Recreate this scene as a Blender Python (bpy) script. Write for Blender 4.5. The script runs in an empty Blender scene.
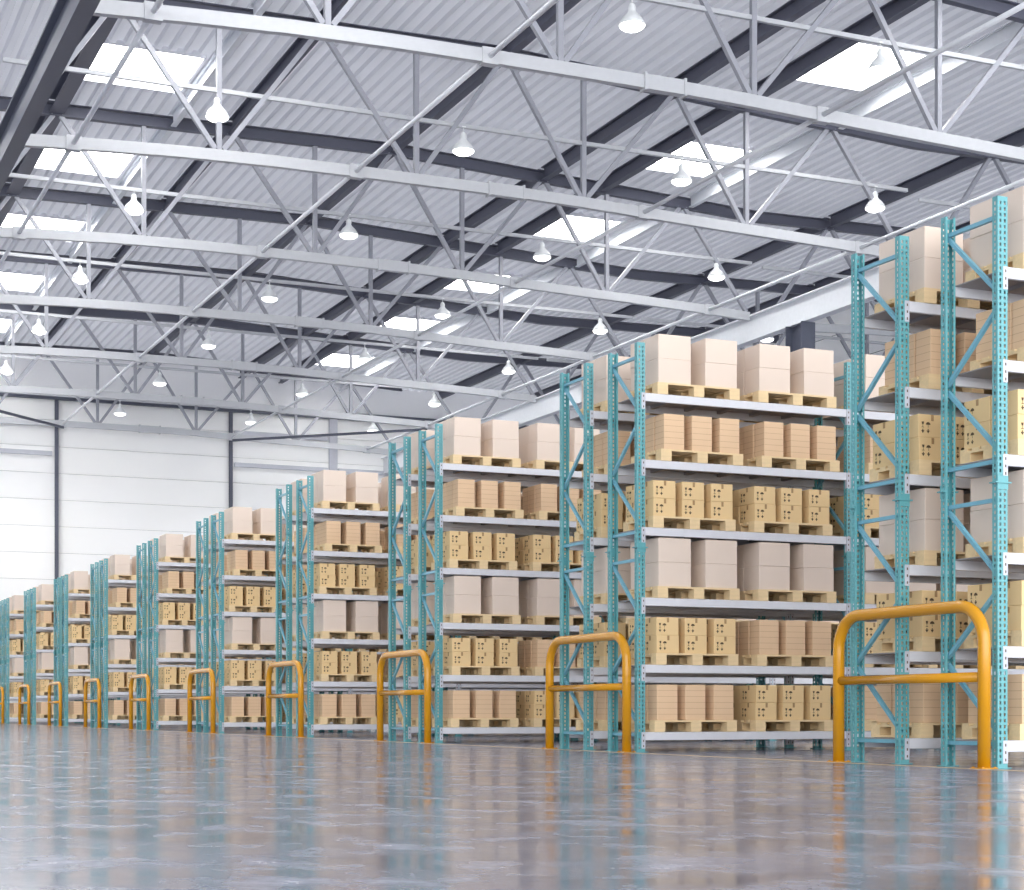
import bpy, bmesh, math, random
from mathutils import Vector, Matrix
random.seed(7)
S = bpy.context.scene
COL = S.collection

# ------------------------------------------------------------------ camera
F = 1767.0                       # focal length in pixels of a 1024 wide frame
TH = math.radians(23.9)          # yaw away from the long axis of the hall
HC = 0.5036                      # eye height
cam_d = bpy.data.cameras.new('camera')
cam_d.sensor_fit = 'HORIZONTAL'
cam_d.sensor_width = 36.0
cam_d.lens = F / 1024 * 36.0
cam_d.shift_y = (711 - 445) / 1024.0
cam_d.clip_end = 400
cam = bpy.data.objects.new('camera', cam_d)
COL.objects.link(cam)
cam.location = (0, 0, HC)
cam.rotation_euler = (math.radians(90), 0, -TH)
S.camera = cam

# ------------------------------------------------------------------ world, light, exposure
w = bpy.data.worlds.new('world')
S.world = w
w.use_nodes = True
bg = w.node_tree.nodes['Background']
bg.inputs[0].default_value = (0.96, 0.975, 1.0, 1)
# daylight outside: brightest towards the open front of the hall (-y), weaker to the sides
_tc = w.node_tree.nodes.new('ShaderNodeTexCoord')
_dp = w.node_tree.nodes.new('ShaderNodeVectorMath')
_dp.operation = 'DOT_PRODUCT'
_dp.inputs[1].default_value = (-0.12, -0.993, 0.0)
w.node_tree.links.new(_tc.outputs['Generated'], _dp.inputs[0])
_mr = w.node_tree.nodes.new('ShaderNodeMapRange')
_mr.inputs[1].default_value = 0.25
_mr.inputs[2].default_value = 0.95
_mr.inputs[3].default_value = 0.42
_mr.inputs[4].default_value = 5.6
w.node_tree.links.new(_dp.outputs['Value'], _mr.inputs[0])
w.node_tree.links.new(_mr.outputs[0], bg.inputs[1])
S.view_settings.view_transform = 'Standard'
S.view_settings.look = 'None'
S.view_settings.exposure = 0.14
S.view_settings.gamma = 1
S.view_settings.use_curve_mapping = False
try:
    S.cycles.max_bounces = 7
    S.cycles.diffuse_bounces = 4
    S.cycles.use_denoising = True
except Exception:
    pass

# ------------------------------------------------------------------ materials
def srgb(r, g, b):
    f = lambda c: ((c / 255) / 12.92) if c <= 10 else (((c / 255) + 0.055) / 1.02) ** 2.4
    return (f(r), f(g), f(b), 1)

def mat(name, col, rough=0.6, metal=0.0, noise=0.06, scale=8.0, emit=0, stretch=(1, 1, 1), bump=0.0, spec=0.5):
    m = bpy.data.materials.new(name)
    m.use_nodes = True
    nt = m.node_tree
    b = nt.nodes['Principled BSDF']
    b.inputs['Roughness'].default_value = rough
    b.inputs['Metallic'].default_value = metal
    b.inputs['Specular IOR Level'].default_value = spec
    tc = nt.nodes.new('ShaderNodeTexCoord')
    mp = nt.nodes.new('ShaderNodeMapping')
    mp.inputs['Scale'].default_value = stretch
    nz = nt.nodes.new('ShaderNodeTexNoise')
    nz.inputs['Scale'].default_value = scale
    nz.inputs['Detail'].default_value = 4
    nt.links.new(tc.outputs['Object'], mp.inputs['Vector'])
    nt.links.new(mp.outputs['Vector'], nz.inputs['Vector'])
    mx = nt.nodes.new('ShaderNodeMix')
    mx.data_type = 'RGBA'
    mx.inputs[6].default_value = tuple(c * (1 - noise) for c in col[:3]) + (1,)
    mx.inputs[7].default_value = tuple(min(1, c * (1 + noise)) for c in col[:3]) + (1,)
    nt.links.new(nz.outputs[0], mx.inputs[0])
    nt.links.new(mx.outputs[2], b.inputs['Base Color'])
    if bump:
        bp = nt.nodes.new('ShaderNodeBump')
        bp.inputs['Strength'].default_value = bump
        bp.inputs['Distance'].default_value = 0.01
        nt.links.new(nz.outputs[0], bp.inputs['Height'])
        nt.links.new(bp.outputs[0], b.inputs['Normal'])
    if emit:
        b.inputs['Emission Color'].default_value = (1, 0.99, 0.97, 1)
        b.inputs['Emission Strength'].default_value = emit
    return m

M = {}
M['teal'] = mat('teal_paint', srgb(94, 160, 165), 0.38)
M['teal2'] = mat('teal_brace_paint', srgb(108, 166, 184), 0.34)
M['beam'] = mat('beam_paint', srgb(210, 211, 216), 0.45)
M['deck'] = mat('shelf_sheet', srgb(150, 146, 148), 0.5)
M['yellow'] = mat('yellow_paint', srgb(200, 140, 22), 0.20)
M['wood'] = mat('pallet_wood', srgb(228, 202, 158), 0.8, noise=0.18, scale=3, stretch=(1, 6, 10))
M['pale'] = mat('pale_cardboard', srgb(222, 205, 190), 0.85, noise=0.05, scale=2.0)
M['brown'] = mat('brown_cardboard', srgb(222, 190, 154), 0.85, noise=0.06, scale=2.0)
M['tan'] = mat('tan_cardboard', srgb(226, 196, 146), 0.85, noise=0.06, scale=2.0)
M['ink'] = mat('black_ink', srgb(84, 66, 46), 0.8)
M['tape'] = mat('packing_tape', srgb(165, 130, 88), 0.5)
M['crease'] = mat('crease_line', srgb(190, 154, 124), 0.85)
M['truss'] = mat('truss_paint', srgb(182, 184, 188), 0.45)
M['strut'] = mat('strut_paint', srgb(150, 152, 160), 0.42)
M['dark'] = mat('dark_steel', srgb(84, 86, 100), 0.5)
M['girder'] = mat('lit_steel_paint', srgb(222, 225, 229), 0.5)  # lit tone for the right girder and two purlins; tie bars share it
M['slate'] = mat('slate_shaded_steel', srgb(80, 84, 98), 0.45)  # plain slate steel, also the shaded tone of the left girder
M['roof'] = mat('roof_sheet', srgb(216, 217, 222), 0.45, metal=0.0, noise=0.05, scale=0.6)
M['wall'] = mat('wall_panel', srgb(252, 252, 248), 0.7, noise=0.02, scale=0.5)
M['wallgrey'] = mat('wall_panel_grey', srgb(244, 244, 246), 0.7, noise=0.03)
M['shade'] = mat('lamp_enamel', srgb(225, 228, 228), 0.35)
M['bulb'] = mat('lamp_glow', srgb(255, 255, 255), 0.3, emit=4.0)
M['seam'] = mat('panel_joint', srgb(186, 188, 192), 0.7)
M['sky'] = mat('skylight_glow', srgb(255, 255, 255), 0.3, emit=14.0)
M['cap'] = mat('zinc_plate', srgb(188, 190, 198), 0.4)
M['line'] = mat('floor_line_paint', srgb(205, 180, 140), 0.4)

def floor_material():
    m = bpy.data.materials.new('polished_concrete')
    m.use_nodes = True
    nt = m.node_tree
    N, L = nt.nodes, nt.links
    b = N['Principled BSDF']
    tc = N.new('ShaderNodeTexCoord')
    def noise(scale, detail, st, rot=0):
        mp = N.new('ShaderNodeMapping')
        mp.inputs['Scale'].default_value = st
        mp.inputs['Rotation'].default_value = (0, 0, rot)
        n = N.new('ShaderNodeTexNoise')
        n.inputs['Scale'].default_value = scale
        n.inputs['Detail'].default_value = detail
        L.new(tc.outputs['Object'], mp.inputs['Vector'])
        L.new(mp.outputs['Vector'], n.inputs['Vector'])
        return n
    n1 = noise(0.9, 8, (1, 1, 1))
    n2 = noise(3.2, 14, (1, 0.7, 1), 0.5)
    n2.inputs['Roughness'].default_value = 0.68
    r1 = N.new('ShaderNodeValToRGB')
    r1.color_ramp.elements[0].position = 0.32
    r1.color_ramp.elements[0].color = srgb(98, 102, 120)
    r1.color_ramp.elements[1].position = 0.68
    r1.color_ramp.elements[1].color = srgb(140, 144, 162)
    L.new(n1.outputs[0], r1.inputs[0])
    # pale worn streaks
    r2 = N.new('ShaderNodeValToRGB')
    r2.color_ramp.elements[0].position = 0.48
    r2.color_ramp.elements[0].color = (0, 0, 0, 1)
    r2.color_ramp.elements[1].position = 0.80
    r2.color_ramp.elements[1].color = (1, 1, 1, 1)
    L.new(n2.outputs[0], r2.inputs[0])
    mx = N.new('ShaderNodeMix')
    mx.data_type = 'RGBA'
    mx.inputs[7].default_value = srgb(180, 184, 198)
    L.new(r2.outputs[0], mx.inputs[0])
    L.new(r1.outputs[0], mx.inputs[6])
    L.new(mx.outputs[2], b.inputs['Base Color'])
    # gloss varies with wear
    n3 = noise(1.6, 6, (1, 1, 1), 1.0)
    mr = N.new('ShaderNodeMapRange')
    mr.inputs[1].default_value = 0.3
    mr.inputs[2].default_value = 0.7
    mr.inputs[3].default_value = 0.08
    mr.inputs[4].default_value = 0.22
    L.new(n3.outputs[0], mr.inputs[0])
    ad = N.new('ShaderNodeMath')
    ad.operation = 'MULTIPLY_ADD'
    ad.inputs[1].default_value = 0.16
    L.new(r2.outputs[0], ad.inputs[0])
    L.new(mr.outputs[0], ad.inputs[2])
    L.new(ad.outputs[0], b.inputs['Roughness'])
    b.inputs['Specular IOR Level'].default_value = 0.42
    n4 = noise(3.0, 8, (1, 1, 1), 0.2)
    bp = N.new('ShaderNodeBump')
    bp.inputs['Strength'].default_value = 0.06
    bp.inputs['Distance'].default_value = 0.01
    L.new(n4.outputs[0], bp.inputs['Height'])
    L.new(bp.outputs[0], b.inputs['Normal'])
    return m
M['floor'] = floor_material()

# ------------------------------------------------------------------ helpers
class MB:
    """collects simple solids; build() links them as one mesh object"""
    def __init__(s):
        s.bm = bmesh.new()
    def box(s, x0, x1, y0, y1, z0, z1, mi=0, bevel=0):
        vs = [s.bm.verts.new(p) for p in ((x0,y0,z0),(x1,y0,z0),(x1,y1,z0),(x0,y1,z0),(x0,y0,z1),(x1,y0,z1),(x1,y1,z1),(x0,y1,z1))]
        fs = []
        for q in ((3,2,1,0),(4,5,6,7),(0,1,5,4),(1,2,6,5),(2,3,7,6),(3,0,4,7)):
            f = s.bm.faces.new([vs[i] for i in q]); f.material_index = mi; fs.append(f)
        if bevel:
            es = list({e for f in fs for e in f.edges})
            bmesh.ops.bevel(s.bm, geom=es, offset=bevel, segments=1, affect='EDGES')
        return s
    def bar(s, a, b, w, h, mi=0, up=(0, 0, 1)):
        """rectangular bar from a to b, w across, h along up"""
        a, b = Vector(a), Vector(b)
        d = (b - a).normalized()
        u = Vector(up)
        if abs(d.dot(u)) > 0.98:
            u = Vector((0, 1, 0))
        sx = d.cross(u).normalized()
        sz = sx.cross(d).normalized()
        vs = []
        for p in (a, b):
            for i, j in ((-1,-1),(1,-1),(1,1),(-1,1)):
                vs.append(s.bm.verts.new(p + sx*i*w/2 + sz*j*h/2))
        for q in ((0,1,2,3),(7,6,5,4),(0,4,5,1),(1,5,6,2),(2,6,7,3),(3,7,4,0)):
            s.bm.faces.new([vs[i] for i in q]).material_index = mi
        return s
    def prism(s, prof, y0, y1, mi=0):
        """closed xz profile extruded along y"""
        a = [s.bm.verts.new((x, y0, z)) for x, z in prof]
        b = [s.bm.verts.new((x, y1, z)) for x, z in prof]
        n = len(prof)
        s.bm.faces.new(a).material_index = mi
        s.bm.faces.new(b[::-1]).material_index = mi
        for i in range(n):
            s.bm.faces.new([a[(i+1)%n], a[i], b[i], b[(i+1)%n]]).material_index = mi
        return s
    def tube(s, pts, r, seg=16, mi=0, cap=True):
        pts = [Vector(p) for p in pts]
        rings = []
        prev = None
        for i, p in enumerate(pts):
            if i == 0: d = pts[1] - p
            elif i == len(pts)-1: d = p - pts[-2]
            else: d = (pts[i+1]-p).normalized() + (p-pts[i-1]).normalized()
            d.normalize()
            if prev is None:
                u = Vector((1, 0, 0)) if abs(d.x) < 0.9 else Vector((0, 1, 0))
                u = (u - d*u.dot(d)).normalized()
            else:
                u = (prev - d*prev.dot(d)).normalized()
            prev = u
            v = d.cross(u)
            rings.append([s.bm.verts.new(p + (u*math.cos(t)+v*math.sin(t))*r) for t in [2*math.pi*k/seg for k in range(seg)]])
        for a, b in zip(rings, rings[1:]):
            for k in range(seg):
                f = s.bm.faces.new([a[k], a[(k+1)%seg], b[(k+1)%seg], b[k]]); f.smooth = True; f.material_index = mi
        if cap:
            s.bm.faces.new(rings[0][::-1]); s.bm.faces.new(rings[-1])
        return s
    def lathe(s, prof, seg=20, mi=0):
        rings = []
        for r, z in prof:
            if r < 1e-6: rings.append([s.bm.verts.new((0, 0, z))])
            else: rings.append([s.bm.verts.new((r*math.cos(2*math.pi*k/seg), r*math.sin(2*math.pi*k/seg), z)) for k in range(seg)])
        for a, b in zip(rings, rings[1:]):
            for k in range(seg):
                q = [a[k % len(a)], a[(k+1) % len(a)], b[(k+1) % len(b)], b[k % len(b)]]
                u = []
                for v in q:
                    if v not in u: u.append(v)
                if len(u) > 2:
                    f = s.bm.faces.new(u); f.smooth = True; f.material_index = mi
        return s
    def quadpoly(s, pts, mi=0):
        s.bm.faces.new([s.bm.verts.new(p) for p in pts]).material_index = mi
        return s
    def mesh(s, name, mats, fix=True):
        if fix: bmesh.ops.recalc_face_normals(s.bm, faces=s.bm.faces)
        me = bpy.data.meshes.new(name)
        s.bm.to_mesh(me); s.bm.free()
        for m in (mats if isinstance(mats, (list, tuple)) else [mats]): me.materials.append(m)
        return me
    def build(s, name, mats, parent=None, loc=(0, 0, 0), fix=True):
        return put(name, s.mesh(name, mats, fix), parent, loc)

def put(name, me, parent=None, loc=(0, 0, 0)):
    o = bpy.data.objects.new(name, me)
    COL.objects.link(o)
    o.location = loc
    if parent: o.parent = parent
    return o
def tag(o, label=None, cat=None, group=None, kind=None):
    if label: o['label'] = label
    if cat: o['category'] = cat
    if group: o['group'] = group
    if kind: o['kind'] = kind
    return o
def empty(name, loc, label, cat, group=None):
    o = bpy.data.objects.new(name, None)
    o.empty_display_size = 0.2
    COL.objects.link(o); o.location = loc
    return tag(o, label, cat, group)

K = 1.36                          # the hall is laid out in units of K metres from the eye
def hp(x, y, z): return (K*x, K*y, HC + K*z)
ORD = ['first','second','third','fourth','fifth','sixth','seventh','eighth','ninth','tenth','eleventh']

# ------------------------------------------------------------------ setting: floor, walls, roof
TY = [24.1 + 6.1*n for n in range(7)]       # truss lines
YW = 62.3                                    # far wall
XC, XHALF = 13.25, 9.15                      # middle of the main bay and half its width
PITCH = 18.5
def roof_z(x):
    c = XC + PITCH*round((x - XC)/PITCH)
    return 12.46 - 0.032*abs(x - c) - 0.014*(x - XC)

MB().box(-40, 45, -14, K*YW+0.2, -0.3, 0).build('floor', M['floor'])
bpy.data.objects['floor']['kind'] = 'structure'
ln = MB().box(9.86, 9.94, 8, 82.3, 0, 0.003).build('trim_1', M['line']); ln['kind'] = 'structure'

mb = MB()
x0, x1 = -24, 42.5
zt = HC + K*10.9
mb.box(x0, x1, K*YW+0.06, K*YW+0.2, 0, HC+K*12.6, 2)
z = -0.81
while z < zt - 0.1:
    z2 = min(z + 1.25, zt)
    mb.box(x0, x1, K*YW, K*YW+0.08, max(0, z)+0.012, z2-0.012, 0)
    z = z2
mb.box(x0, x1, K*YW+0.01, K*YW+0.08, zt, HC+K*12.6, 1)
o = mb.build('wall_back', [M['wall'], M['wallgrey'], M['seam']]); o['kind'] = 'structure'
mb = MB()
XR = 42.0
mb.box(XR+0.05, XR+0.2, 2, K*YW, 0, HC+K*12.6, 1)
z = 0.0
while z < HC+K*12.3:
    mb.box(XR, XR+0.06, 2, K*YW, z+0.018, z+1.22, 0); z += 1.24
o = mb.build('wall_right', [M['wall'], M['slate']]); o['kind'] = 'structure'

# roof: ribbed sheet with openings for the skylights
SKY = []
for c in (XC-PITCH, XC):
    for n in range(-1, 6):
        ya = 24.1 + 6.1*n + 2.65
        for xa, xb in ((c-7.0, c-5.05), (c+5.42, c+7.05)):
            SKY.append((xa, xb, ya, ya+2.05))
ribs = []
x = -24.0; pitch = 0.385
while x < 42.3:
    for dx, dz in ((0, 0), (0.15, 0), (0.20, 0.09), (0.335, 0.09)):
        ribs.append((x+dx, dz))
    x += pitch
ys = sorted({-10.0, YW+0.1} | {s[2] for s in SKY} | {s[3] for s in SKY})
mb = MB()
for ya, yb in zip(ys, ys[1:]):
    rowa = [mb.bm.verts.new((px, K*ya, HC + K*roof_z(px/K) + dz)) for px, dz in ribs]
    rowb = [mb.bm.verts.new((px, K*yb, HC + K*roof_z(px/K) + dz)) for px, dz in ribs]
    for i in range(len(ribs)-1):
        cx = (ribs[i][0]+ribs[i+1][0])/2/K
        cy = (ya+yb)/2
        if any(s[0] < cx < s[1] and s[2]-.01 < cy < s[3]+.01 for s in SKY): continue
        mb.bm.faces.new([rowa[i], rowa[i+1], rowb[i+1], rowb[i]])
bmesh.ops.solidify(mb.bm, geom=list(mb.bm.faces), thickness=0.02)
o = mb.build('ceiling', M['roof'], fix=True); o['kind'] = 'structure'
skm = {}
for i, (xa, xb, ya, yb) in enumerate(SKY):
    za, zb = HC+K*roof_z(xa), HC+K*roof_z(xb)
    w_, h_ = K*(xb-xa), K*(yb-ya)
    m = MB()
    zz = max(za, zb) + 0.12
    m.box(0, w_, 0, h_, zz, zz+0.03, 1)
    zl = min(za, zb) - 0.03
    for a in ((-.05, 0.0, -.05, h_+.05), (w_, w_+.05, -.05, h_+.05), (0, w_, -.05, 0), (0, w_, h_, h_+.05)):
        m.box(a[0], a[1], a[2], a[3], zl, zz+0.03, 0)
    o = m.build('window_%d' % (i+1), [M['roof'], M['sky']], loc=(K*xa, K*ya, 0)); o['kind'] = 'structure'

# ------------------------------------------------------------------ steelwork
def ibeam(m, x, y0, y1, ztop, h, bw, tw=0.02, tf=0.03):
    """I section running along y"""
    m.box(x-bw/2, x+bw/2, y0, y1, ztop-tf, ztop)
    m.box(x-bw/2, x+bw/2, y0, y1, ztop-h, ztop-h+tf)
    m.box(x-tw/2, x+tw/2, y0, y1, ztop-h+tf, ztop-tf)

def bz(u):                         # cambered lower chord, u = offset from mid span
    pts = ((-9.2, 9.48), (-7.2, 9.60), (-5.4, 9.68), (-3.6, 9.70), (0, 9.70), (1.8, 9.67), (3.6, 9.60), (5.4, 9.55), (7.2, 9.51), (9.2, 9.41))
    for (a, za), (b, zb) in zip(pts, pts[1:]):
        if u <= b: return za + (zb-za)*(u-a)/(b-a)
    return pts[-1][1]
BAR_U = (-7.95, -2.95, 2.9, 7.9)   # longitudinal tie bars, offsets from mid span
NODE = (-5.45, -1.78, 1.62, 5.22)      # lower nodes
TOPN = (-7.2, -3.6, 0.0, 3.6, 7.2)
ROOFH = lambda u: 12.38 - 0.032*abs(u) - 0.014*u
def truss_meshes():
    d = {}
    m = MB()
    us = [-9.0 + 1.5*i for i in range(13)]
    for a, b in zip(us, us[1:]):
        e = 0.02
        m.bar((K*(a), 0, K*bz(a)), (K*(b+e), 0, K*bz(b+e)), 0.16, 0.27)
    d['bottom_chord'] = m.mesh('bottom_chord', M['truss'])
    m = MB()
    for sg in (-1, 1):
        m.bar((0, 0, K*(ROOFH(0)-0.13)), (sg*K*9.25, 0, K*(ROOFH(sg*9.25)-0.13)), 0.03, 0.26)
        for dz in (-0.012, -0.25):
            m.bar((0, 0, K*(ROOFH(0)+dz)), (sg*K*9.25, 0, K*(ROOFH(sg*9.25)+dz)), 0.20, 0.025)
    d['top_chord'] = m.mesh('top_chord', M['dark'])
    m = MB()
    m.bar((-K*9.1, 0, K*10.9), (K*9.1, 0, K*10.9), 0.09, 0.10)
    d['tie_bar'] = m.mesh('tie_bar', M['truss'])
    for i, u in enumerate(NODE):
        d['vertical_strut', i] = MB().bar((K*u, 0, K*bz(u)+.13), (K*u, 0, K*(ROOFH(u)-.24)), 0.12, 0.12).mesh('vertical_strut', M['strut'])
    k = 0
    for u in NODE:
        for t in {-5.45: (-7.2, -3.6), -1.78: (-3.6, 0), 1.62: (0, 3.6), 5.22: (3.6, 7.2)}[u]:
            sg = 0.10 if t > u else -0.10
            d['diagonal_strut', k] = MB().bar((K*u+sg, 0, K*bz(u)+.14), (K*t-sg, 0, K*(ROOFH(t)-.24)), 0.115, 0.115).mesh('diagonal_strut', M['strut'])
            k += 1
    for u, sg in ((-7.2, -1), (7.2, 1)):
        d['diagonal_strut', k] = MB().bar((K*(u)+sg*.1, 0, K*(ROOFH(u)-.24)), (K*sg*8.95, 0, K*bz(sg*8.95)+.14), 0.115, 0.115).mesh('diagonal_strut', M['strut'])
        k += 1
    m = MB().box(-0.45, 0.45, -0.10, 0.10, -0.155, 0.155).box(-0.50, -0.45, -0.125, 0.125, -0.185, 0.185).box(0.45, 0.50, -0.125, 0.125, -0.185, 0.185)
    d['splice_plate'] = m.mesh('splice_plate', M['truss'])
    d['gusset'] = MB().box(-0.17, 0.17, -0.105, 0.105, -0.165, 0.165).mesh('gusset', M['truss'])
    return d
TM = truss_meshes()
def truss(c, y, label, dz=0.0):
    t = empty('roof_truss', (K*c, K*y, HC - K*0.014*(c-XC)), label, 'truss', 'roof trusses')
    bc = put('bottom_chord', TM['bottom_chord'], t)
    put('splice_plate', TM['splice_plate'], bc, (0, 0, K*bz(0)))
    for u in BAR_U: put('gusset', TM['gusset'], bc, (K*u, 0, K*bz(u)))
    put('top_chord', TM['top_chord'], t)
    put('tie_bar', TM['tie_bar'], t, (0, 0, K*dz))
    for k in TM:
        if isinstance(k, tuple): put(k[0], TM[k], t)
    return t
TDZ = (.1, -.1, -.2, -.25, -.25, -.25, -.25)
for n, y in enumerate(TY):
    nm = 'nearest' if n == 0 else 'farthest' if n == 6 else ORD[n] + ' nearest'
    truss(XC, y, 'pale steel roof truss across the main bay, %s of seven' % nm, TDZ[n])
for n, y in enumerate(TY[1:6]):
    nm = 'nearest' if n == 0 else 'farthest' if n == 4 else ORD[n] + ' nearest'
    truss(XC+PITCH, y, 'steel roof truss in the side bay beyond the lit girder, %s' % nm)
for n, y in enumerate(TY[0:2]):
    truss(XC-PITCH, y, 'steel roof truss left of the shaded girder, %s of two' % ('nearer', 'farther')[n])

# longitudinal roof beams on the top nodes, cut between trusses by the top chords (they sit just above)
def purlin_mesh(x, y0, y1, bw=0.20):
    m = MB()
    zt_ = HC + K*min(roof_z(x-.1), roof_z(x+.1)) - 0.005
    segs = [y0] + [t for t in TY if y0 < t < y1] + [y1]
    for a, b in zip(segs, segs[1:]):
        ibeam(m, 0, K*a+0.105, K*b-0.105, zt_, 0.40, bw)
    return m
side = ('left', 'right')
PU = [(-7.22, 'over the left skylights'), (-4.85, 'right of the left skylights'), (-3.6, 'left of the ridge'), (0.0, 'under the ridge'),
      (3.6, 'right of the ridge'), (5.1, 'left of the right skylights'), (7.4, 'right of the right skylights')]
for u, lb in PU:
    light = u in (-4.85, 7.4)  # bright-lit purlins: the light on them is put into a paler colour
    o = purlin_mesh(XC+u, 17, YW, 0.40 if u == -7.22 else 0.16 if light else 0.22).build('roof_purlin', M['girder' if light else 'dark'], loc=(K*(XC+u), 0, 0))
    tag(o, ('long lit-toned' if light else 'long dark') + ' steel roof purlin of the main bay, ' + lb, 'beam', 'roof purlins')
for c, lb in ((XC+PITCH, 'side bay beyond the lit girder'), (XC-PITCH, 'roof left of the shaded girder')):
    for u, q in ((-7.2, 'leftmost'), (-3.6, 'second from left'), (0.0, 'middle'), (3.6, 'second from right'), (7.2, 'rightmost')):
        if c < XC and u < 0: continue
        if c > XC and u > 5: continue
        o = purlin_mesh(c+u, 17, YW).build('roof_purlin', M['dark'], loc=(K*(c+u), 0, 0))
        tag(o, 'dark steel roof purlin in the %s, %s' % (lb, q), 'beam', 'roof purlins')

# tie bars running the length of the hall at lower chord level
for u, q, y_a in ((-7.95, 'leftmost', 18), (-2.95, 'second from left', 18), (2.9, 'third from left', 18), (7.9, 'rightmost', 18)):
    m = MB()
    zz = HC + K*bz(u) 
    segs = [y_a] + TY
    for a, b in zip(segs, segs[1:]):
        m.tube([(0, K*a+(0.1 if a > y_a else 0), zz), (0, K*b-0.1, zz)], 0.056, 10)
    o = m.build('lengthwise_bar', M['girder'], loc=(K*(XC+u), 0, 0))
    tag(o, 'slim round tie bar running the length of the hall, %s of four' % q, 'bar', 'lengthwise tie bars')
for (ua, ub, q) in ((-7.95, -2.95, 'left'), (7.9, 2.9, 'right')):
    o = MB().bar(hp(XC+ua, TY[5]+.1, bz(ua)-.14), hp(XC+ub, TY[6]-.1, bz(ub)-.14), 0.10, 0.11).build('wind_brace', M['slate'])
    tag(o, 'slanting grey wind brace in front of the far wall, %s one' % q, 'brace', 'wind braces')

# girders carrying the truss ends
def girder(x, mname, y0, y1, label):
    g = empty('support_girder', (K*x, K*y0, HC+K*8.82), label, 'girder')
    L_ = K*(y1-y0); h = K*0.62
    MB().box(-0.02, 0.02, 0, L_, 0.045, h-0.045).build('web', M[mname], g)
    MB().box(-0.16, 0.16, 0, L_, 0, 0.045).build('bottom_flange', M[mname], g)
    MB().box(-0.16, 0.16, 0, L_, h-0.045, h).build('top_flange', M[mname], g)
    return g
girder(22.35, 'girder', 10, YW-.05, 'deep lit-toned steel girder running above the racks on the right')  # light on its face is put into the paler colour
girder(4.1, 'slate', 10, YW-.05, 'deep shade-toned steel girder crossing the top left corner')  # same steel as the right girder; its shade is put into the colour
# truss feet on the girders
def column(name, x, y, zt, a, b, m, label):
    c = empty(name, (x, y, 0), label, 'column')
    s_ = MB().box(-a/2, a/2, -b/2, -b/2+.025, 0, zt).box(-a/2, a/2, b/2-.025, b/2, 0, zt).box(-0.012, 0.012, -b/2+.025, b/2-.025, 0, zt).build('shaft', M[m], c)
    MB().box(-a/2-.06, a/2+.06, -b/2-.06, b/2+.06, 0, 0.04).build('base_plate', M[m], c)
    return c
for y, q in ((34.2, 'nearer'), (58.6, 'farther')):
    column('steel_column', K*22.35, K*y, HC+K*8.82, 0.5, 0.9, 'slate', 'grey steel column carrying the lit girder, %s one' % q)

# frame of the far wall
for x, q, wd in ((10.35, 'left', .16), (16.5, 'middle', .16), (20.35, 'right', .42)):
    column('wall_column', K*x, K*YW-0.14, HC+K*10.75, wd, 0.16, 'dark' if wd < .2 else 'cap', 'grey steel column against the far white wall, %s one' % q)
m = MB().box(-24, 41.9, K*YW-0.24, K*YW, HC+K*10.76, HC+K*11.02).build('wall_girt', M['slate'])
tag(m, 'long horizontal grey girt near the top of the far wall', 'beam')
for xa, xb, zz, q in ((-17, 10.2, 8.82, 'lower one left of the left column'), (-17, 10.2, 9.85, 'upper one left of the left column'), (16.64, 20.15, 8.80, 'between middle and right columns, lower'),
                   (16.64, 20.15, 9.95, 'between middle and right columns, upper'), (20.55, 30.7, 8.80, 'right of the right column')):
    m = MB().box(K*xa, K*xb, K*YW-0.2, K*YW, HC+K*zz, HC+K*zz+0.20).build('wall_girt', M['cap'])
    tag(m, 'short grey wall girt on the far wall, ' + q, 'beam', 'far wall girts')

# ------------------------------------------------------------------ hanging lamps
sh = MB().lathe([(0.035,0.0),(0.06,-0.02),(0.085,-0.09),(0.075,-0.15),(0.10,-0.20),(0.20,-0.30),(0.265,-0.40),(0.285,-0.47),(0.275,-0.47),(0.25,-0.40),(0.19,-0.31),(0.0,-0.22)], 24).mesh('lamp_shade', M['shade'])
bu = MB().lathe([(0.268,-0.455),(0.255,-0.50),(0.19,-0.545),(0.10,-0.57),(0.0,-0.575)], 24).mesh('lens', M['bulb'])
rd = MB().tube([(0,0,0.14),(0,0,-0.01)], 0.014, 8).box(-.05,.05,-.05,.05,.12,.145).mesh('hook', M['shade'])
def lamp(x, y, label, dz=0.0):
    l = empty('pendant_lamp', (K*x, K*y, HC+K*(10.87+dz)-0.145), label, 'lamp', 'hanging high bay lamps')
    put('lamp_shade', sh, l); put('lens', bu, l); put('hook', rd, l)
for n, y in enumerate(TY):
    for i, x in enumerate((7.72, 12.35, 16.95, 21.5)):
        tr = 'nearest' if n == 0 else 'farthest' if n == 6 else ORD[n]
        lamp(x + (.35 if n == 0 else .05 if n == 1 else -.12), y, 'white bell lamp, %s from left, under the %s roof truss of the main bay' % (ORD[i], tr), (.12, -.08, -.15, -.22, -.24, -.25, -.25)[n])
for n in (2, 3, 4, 5):
    lamp(26.6, TY[n], 'white bell lamp beyond the lit girder, %s' % ('nearest', 'second nearest', 'third nearest', 'farthest')[n-2])

# ------------------------------------------------------------------ pallet racks
X0 = 10.116           # outer face of the end posts
YR = [12.374 + 6.687*n for n in range(11)]
LV = [0.245, 1.07, 1.89, 2.75, 3.575, 4.39]
PW, PD = 0.108, 0.072
FD = 0.79             # depth over the frame
GAPY = 1.41           # from the front rack to its back-to-back twin
BAY = 3.05
H = 5.0

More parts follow.
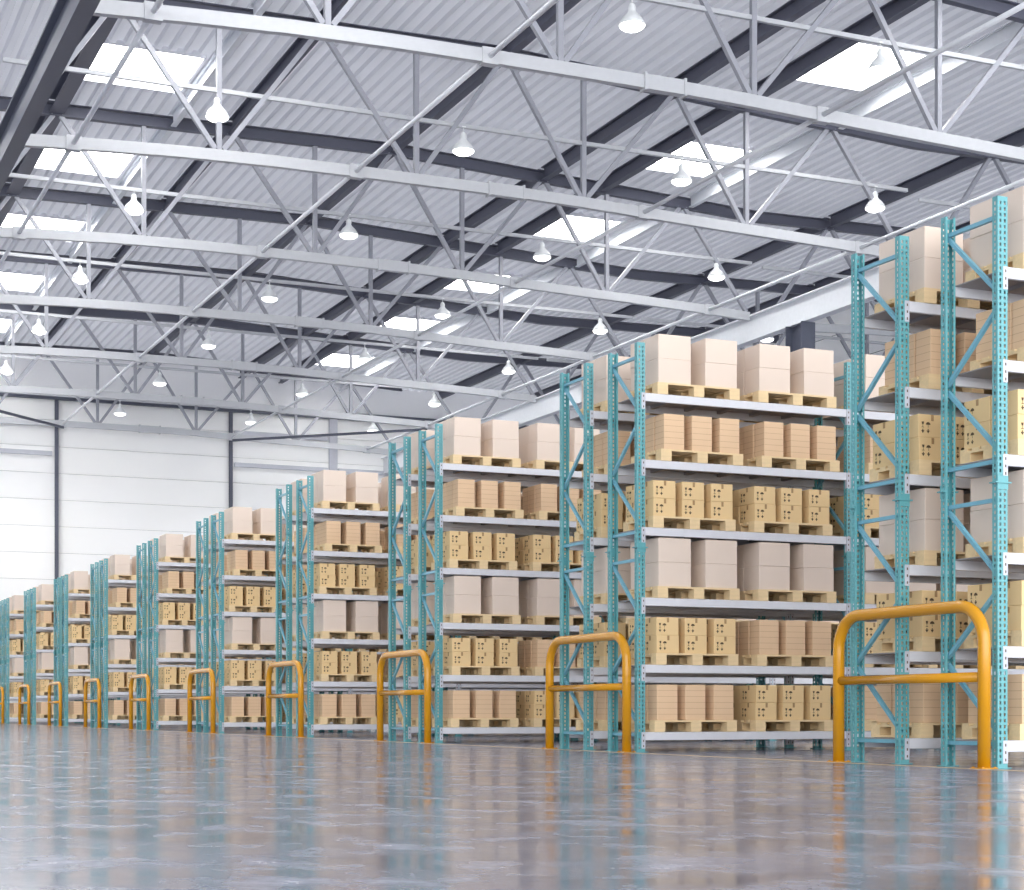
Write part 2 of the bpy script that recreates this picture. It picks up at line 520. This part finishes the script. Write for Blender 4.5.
def post_mesh():
    """C section with rows of punched holes, web on the -y face"""
    m = MB()
    rows = []
    z = 0.04
    zs = [0.008]
    while z < H - 0.04:
        zs += [z, z+0.030]; z += 0.052
    zs.append(H)
    def plate(cols, holes, fn):
        grid = [[m.bm.verts.new(fn(c, zz)) for c in cols] for zz in zs]
        for i in range(len(zs)-1):
            for j in range(len(cols)-1):
                if (i % 2 == 1) and j in holes and i < len(zs)-2: continue
                m.bm.faces.new([grid[i][j], grid[i][j+1], grid[i+1][j+1], grid[i+1][j]])
    hw = 0.0095
    plate([0, .03-hw, .03+hw, .078-hw, .078+hw, PW], (1, 3), lambda c, zz: (c, 0, zz))
    plate([0, .038-hw, .038+hw, PD], (1,), lambda c, zz: (0, c, zz))
    plate([0, .038-hw, .038+hw, PD], (1,), lambda c, zz: (PW, c, zz))
    plate([0, .022], (), lambda c, zz: (c, PD, zz))
    plate([0, .022], (), lambda c, zz: (PW-c, PD, zz))
    bmesh.ops.remove_doubles(m.bm, verts=m.bm.verts, dist=0.0001)
    bmesh.ops.recalc_face_normals(m.bm, faces=m.bm.faces)
    bmesh.ops.solidify(m.bm, geom=list(m.bm.faces), thickness=0.003)
    return m.mesh('upright_post', M['teal'], fix=False)
POST = post_mesh()
def mirrored(me):
    n = me.copy()
    bm = bmesh.new(); bm.from_mesh(n)
    for v in bm.verts: v.co.y = -v.co.y
    bmesh.ops.reverse_faces(bm, faces=bm.faces)
    bm.to_mesh(n); bm.free()
    return n
POSTR = mirrored(POST)
FOOT = MB().box(-.03, PW+.03, -.02, PD+.02, 0, .008, bevel=.002).mesh('base_plate', M['teal'])
for vx in (0,): pass
FOOTR = mirrored(FOOT)
COLLAR = MB()
COLLAR.box(-.03, PW+.03, -.018, -.002, -.006, .006).box(-.03, -.002, -.002, PD+.004, -.006, .006).box(PW+.002, PW+.03, -.002, PD+.004, -.006, .006).box(-.004, PW+.004, -.006, -.0005, -.06, .06)
COLLAR = COLLAR.mesh('splice_collar', M['teal'])
COLLARR = mirrored(COLLAR)
def brace(z0, z1):
    # from the rear post at z0 to the front post at z1, in the plane x = post middle
    return MB().bar((PW/2, FD-PD*0.5, z0), (PW/2, PD*0.5, z1), 0.036, 0.036, up=(1, 0, 0))
BR = []
for off in (2.48, 0.0):
    BR += [('horizontal_brace', brace(2.355+off, 2.355+off).mesh('horizontal_brace', M['teal2'])),
           ('diagonal_brace', brace(2.33+off, 1.68+off).mesh('diagonal_brace', M['teal2'])),
           ('diagonal_brace', brace(.99+off, 1.58+off).mesh('diagonal_brace', M['teal2'])),
           ('diagonal_brace', brace(.93+off, .30+off).mesh('diagonal_brace', M['teal2'])),
           ('horizontal_brace', brace(.215+off, .215+off).mesh('horizontal_brace', M['teal2']))]
BL = BAY - PW - 0.004
BEAM = MB().box(0, BL, 0, .045, -.10, 0, bevel=.004).mesh('shelf_beam', M['beam'])
CONN = MB().box(-.052, -.0005, -.004, -.0005, -.2, .0).box(-.0045, -.0005, -.0005, .045, -.2, 0)
for k in range(3): CONN.box(-.031, -.019, -.0055, -.004, -.17+.065*k-.012, -.17+.065*k+.012, 1)
CONN = CONN.mesh('beam_connector', [M['cap'], M['ink']])
CONN2 = MB().box(.0005, .052, -.004, -.0005, -.2, .0).box(.0005, .0045, -.0005, .045, -.2, 0)
for k in range(3): CONN2.box(.019, .031, -.0055, -.004, -.17+.065*k-.012, -.17+.065*k+.012, 1)
CONN2 = CONN2.mesh('beam_connector', [M['cap'], M['ink']])
DECK = MB()
for k in range(6):
    a = .01 + (BL-.02)*k/6
    DECK.box(a+.004, a+(BL-.02)/6-.004, .047, FD-.047, -.012, -.002)
for k in range(1, 6):
    a = .01 + (BL-.02)*k/6
    DECK.box(a-.025, a+.025, .047, FD-.047, -.05, -.0125)
DECK = DECK.mesh('shelf_panel', M['deck'])

def rack(y, bays, label, fine):
    r = empty('pallet_rack', (X0, y, 0), label, 'rack', 'teal pallet racks')
    for b in range(bays+1):
        bx = b*BAY
        p = put('upright_post', POST, r, (bx, 0, 0)); put('base_plate', FOOT, p); put('splice_collar', COLLAR, p, (0, 0, 2.5))
        p = put('upright_post', POSTR, r, (bx, FD, 0)); put('base_plate', FOOTR, p); put('splice_collar', COLLARR, p, (0, 0, 2.5))
        for nm, me in BR: put(nm, me, r, (bx, 0, 0))
    for b in range(bays):
        for z in LV:
            for q in range(2):
                o = put('shelf_beam', BEAM, r, (b*BAY+PW+.002, 0.003 if q == 0 else FD-.048, z))
                if fine and q == 0:
                    put('beam_connector', CONN, o, (0, -0.003, 0)); put('beam_connector', CONN2, o, (BL, -0.003, 0))
            put('shelf_panel', DECK, r, (b*BAY+PW+.002, 0, z))
    return r
def rowname(n):
    return 'rightmost row' if n == 0 else 'farthest row' if n == 10 else ORD[n] + ' row from right'
BAYS = [2, 2, 4, 4, 3, 2, 2, 2, 2, 2, 2]
for n, y in enumerate(YR):
    rack(y, BAYS[n], 'teal steel pallet rack, front one of the %s' % rowname(n), n < 6)
    rack(y+GAPY, BAYS[n], 'teal steel pallet rack, rear one of the %s' % rowname(n), n < 3)

# ------------------------------------------------------------------ pallets and cartons
def pallet_parts():
    top = MB(); 
    for k in range(5):
        a = [0, .178, .355, .532, .70][k]; wv = [.145, .10, .145, .10, .10][k]
        top.box(0, 1.165, a, a+wv, .122, .144)
    for x in (0, .51, 1.02): top.box(x, x+.145, 0, .8, .100, .1215)
    blk = []
    return top.mesh('deck_boards', M['wood']), MB().box(0, .145, 0, .145, .022, .0995).mesh('block', M['wood']), MB().box(0, .145, 0, .8, 0, .0215).mesh('bottom_board', M['wood'])
PTOP, PBLK, PBOT = pallet_parts()
whole = MB()
for k in range(5):
    a = [0, .178, .355, .532, .70][k]; wv = [.145, .10, .145, .10, .10][k]
    whole.box(0, 1.165, a, a+wv, .122, .144)
for x in (0, .51, 1.02):
    whole.box(x, x+.145, 0, .8, .100, .1215)
    for y in (0, .3275, .655): whole.box(x, x+.145, y, y+.145, .022, .0995)
for x in (0, .51, 1.02): whole.box(x, x+.145, 0, .8, 0, .0215)
PWHOLE = whole.mesh('pallet', M['wood'])

def glyphs(m, w_, h_, T, mi=1):
    """handling marks drawn as small raised shapes; T maps (u, v) on the face to 3d"""
    def poly(pts): m.quadpoly([T(u, v) for u, v in pts], mi)
    s = 0.028
    def glass(cu, cv):
        poly([(cu-.5*s, cv+s), (cu+.5*s, cv+s), (cu+.35*s, cv+.1*s), (cu-.35*s, cv+.1*s)])
        poly([(cu-.1*s, cv+.1*s), (cu+.1*s, cv+.1*s), (cu+.1*s, cv-.8*s), (cu-.1*s, cv-.8*s)])
        poly([(cu-.5*s, cv-.8*s), (cu+.5*s, cv-.8*s), (cu+.5*s, cv-s), (cu-.5*s, cv-s)])
    def brolly(cu, cv):
        poly([(cu+s*.95*math.cos(t), cv+s*.95*math.sin(t)) for t in [math.pi*k/8 for k in range(9)]])
        poly([(cu-.08*s, cv), (cu+.08*s, cv), (cu+.08*s, cv-s), (cu-.08*s, cv-s)])
    def arrow(cu, cv):
        poly([(cu-.7*s, cv+.4*s), (cu+.7*s, cv+.4*s), (cu, cv-.6*s)])
        poly([(cu-.2*s, cv+.9*s), (cu+.2*s, cv+.9*s), (cu+.2*s, cv+.4*s), (cu-.2*s, cv+.4*s)])
    cu, cv = w_*0.16, h_*0.40
    glass(cu, cv+.032); brolly(cu+.062, cv+.032); arrow(cu, cv-.034); arrow(cu+.062, cv-.034)

def carton(w_, d_, h_, kind):
    m = MB()
    m.box(0, w_, 0, d_, 0, h_, bevel=0.004)
    e = 0.0008
    front = lambda u, v: (u, -e, v)
    left = lambda u, v: (-e, d_-u, v)
    if kind == 'marked':
        glyphs(m, w_, h_, front); glyphs(m, d_, h_, left)
        for T, W in ((front, w_), (left, d_)):
            m.quadpoly([T(W*.47, h_-.004), T(W*.57, h_-.004), T(W*.57, h_*.72), T(W*.47, h_*.72)], 2)
        m.quadpoly([(w_*.47, 0.004, h_+e), (w_*.57, 0.004, h_+e), (w_*.57, d_-.004, h_+e), (w_*.47, d_-.004, h_+e)], 2)
        return m.mesh('printed_carton', [M['tan'], M['ink'], M['tape']], fix=False)
    if kind == 'plain':
        n = 6
        for k in range(1, n):
            z = h_*k/n
            for T, W in ((front, w_), (left, d_)):
                m.quadpoly([T(.004, z-.0022), T(W-.004, z-.0022), T(W-.004, z+.0022), T(.004, z+.0022)], 1)
        return m.mesh('plain_carton', [M['brown'], M['crease']], fix=False)
    m.quadpoly([(w_*.46, 0.004, h_+e), (w_*.54, 0.004, h_+e), (w_*.54, d_-.004, h_+e), (w_*.46, d_-.004, h_+e)], 1)
    return m.mesh('large_carton', [M['pale'], M['tape']], fix=False)
LOAD = {  # kind: (xs, ys, layers, w, d, h)
    'large': ([.03, .69], [.03, .405], 2, .455, .365, .298),
    'plain': ([.05, .445, .845], [.03, .285, .54], 1, .285, .235, .438),
    'marked': ([.02, .42, .83], [.03, .405], 2, .31, .365, .219)}
CM = {k: carton(v[3], v[4], v[5], k) for k, v in LOAD.items()}
CN = {'large': 'large_carton', 'plain': 'plain_carton', 'marked': 'printed_carton'}
CL = {'large': 'large pale carton', 'plain': 'plain brown carton', 'marked': 'symbol-printed tan carton'}
CG = {'large': 'large pale cartons on the racks', 'plain': 'plain brown cartons on the racks', 'marked': 'symbol-printed cartons on the racks'}
LVN = ['bottom', 'second', 'third', 'fourth', 'fifth', 'top']
KL = [('plain', 'marked'), ('marked', 'plain'), ('large', 'large'), ('marked', 'marked'), ('plain', 'plain'), ('large', 'large')]
JIT = [-.03, -.01, .01, -.05, .06, .01]
rest = {k: [] for k in ('large', 'plain', 'marked', 'pallet')}
def rowphrase(n, back):
    if back: return ('rear rack, %s' % ('rightmost row' if n == 0 else ORD[n] + ' row from right'))
    return rowname(n)
def load(n, back, bay, side_, lv, single):
    kind = KL[lv][side_]
    y = YR[n] + (GAPY if back else 0) - .005
    x = X0 + .27 + bay*BAY + side_*1.44 + JIT[lv]
    z = LV[lv] + 0.001
    ps = ('left', 'right')[side_]
    if single:
        if n < 4:
            p = empty('wooden_pallet', (x, y, z), None, 'pallet')
            put('deck_boards', PTOP, p)
            for bx in (0, .51, 1.02):
                for by in (0, .3275, .655): put('block', PBLK, p, (bx, by, 0))
            for bx in (0, .51, 1.02): put('bottom_board', PBOT, p, (bx, 0, 0))
        else:
            p = put('wooden_pallet', PWHOLE, None, (x, y, z)); tag(p, None, 'pallet')
        tag(p, 'wooden pallet, %s on the %s shelf, %s' % (ps, LVN[lv], rowphrase(n, back)), 'pallet', 'wooden pallets on the racks')
    else:
        rest['pallet'].append((x, y, z))
    xs, ys_, nl, cw, cd, ch = LOAD[kind]
    for ix, cx in enumerate(xs):
        for iy, cy in enumerate(ys_):
            for k in range(nl):
                pos = (x+cx+random.uniform(-.004, .004), y+cy+random.uniform(-.003, .003), z+.1445+k*(ch+.0015))
                if single and (ix == 0 or iy == 0):
                    o = put(CN[kind], CM[kind], None, pos)
                    xw = {2: ('left', 'right'), 3: ('left', 'middle', 'right')}[len(xs)][ix]
                    if iy == 0: pw = 'front ' + xw
                    else: pw = 'rear ' + xw if iy == len(ys_)-1 else 'mid ' + xw
                    tier = (' %s tier,' % ('lower', 'upper')[k]) if nl > 1 else ''
                    tag(o, '%s %s,%s %s pallet, %s shelf, %s' % (pw, CL[kind].replace('tan ', '').replace('large ', '') if back else CL[kind].replace('tan ', ''), tier, ps, LVN[lv], rowphrase(n, back)), 'carton', CG[kind])
                else:
                    rest[kind].append(pos)
for n in range(11):
    for back in (False, True):
        for bay in range(BAYS[n]):
            for s_ in (0, 1):
                for lv in range(6):
                    if bay == 0 and not back: single = (s_ == 0) or n in (1, 2, 3)
                    elif bay == 0 and back: single = (s_ == 0 and n < 4)
                    else: single = False
                    load(n, back, bay, s_, lv, single)
def merged(name, src, poss, label, cat):
    n = len(src.vertices)
    co = [tuple(v.co) for v in src.vertices]
    fs = [tuple(p.vertices) for p in src.polygons]; mi = [p.material_index for p in src.polygons]
    V, Fc, MI = [], [], []
    for i, (px, py, pz) in enumerate(poss):
        V += [(a+px, b+py, c+pz) for a, b, c in co]
        Fc += [tuple(v+i*n for v in f) for f in fs]
        MI += mi
    me = bpy.data.meshes.new(name)
    me.from_pydata(V, [], Fc)
    for m_ in src.materials: me.materials.append(m_)
    me.polygons.foreach_set('material_index', MI)
    me.update()
    o = put(name, me)
    return tag(o, label, cat, kind='stuff')
merged('large_carton', CM['large'], rest['large'], 'remaining large pale cartons deeper in the racks', 'carton')
merged('plain_carton', CM['plain'], rest['plain'], 'remaining plain brown cartons deeper in the racks', 'carton')
merged('printed_carton', CM['marked'], rest['marked'], 'remaining symbol-printed cartons deeper in the racks', 'carton')
merged('wooden_pallet', PWHOLE, rest['pallet'], 'remaining wooden pallets deeper in the racks', 'pallet')

# ------------------------------------------------------------------ yellow guard rails
R_ = 0.057
def hoop():
    y0, y1, zt, rc = 0.0, 2.2, 1.485-R_, 0.33
    pts = [(0, y0, 0.012), (0, y0, zt-rc)]
    for k in range(1, 9):
        t = math.pi/2*k/8
        pts.append((0, y0+rc-rc*math.cos(t), zt-rc+rc*math.sin(t)))
    pts.append((0, y1-rc, zt))
    for k in range(1, 9):
        t = math.pi/2*k/8
        pts.append((0, y1-rc+rc*math.sin(t), zt-rc+rc*math.cos(t)))
    pts.append((0, y1, 0.012))
    return MB().tube(pts, R_, 20).mesh('hoop_tube', M['yellow'])
HOOP = hoop()
CROSS = MB().tube([(0, .04, .80), (0, 2.16, .80)], .044, 16).mesh('cross_tube', M['yellow'])
FLG = MB().box(-.085, .085, -.085, .085, 0.003, .012, bevel=.003)
for a in (-.065, .065):
    for b in (-.065, .065): FLG.box(a-.008, a+.008, b-.008, b+.008, .012, .02)
FLG = FLG.mesh('foot_plate', M['yellow'])
for n in range(11):
    g = empty('guard_rail', (9.97, YR[n]+.0, 0), 'yellow tubular guard rail on the floor before the rack ends, %s' % rowname(n), 'guard rail', 'yellow guard rails')
    put('hoop_tube', HOOP, g); put('cross_tube', CROSS, g)
    put('foot_plate', FLG, g); put('foot_plate', FLG, g, (0, 2.2, 0))
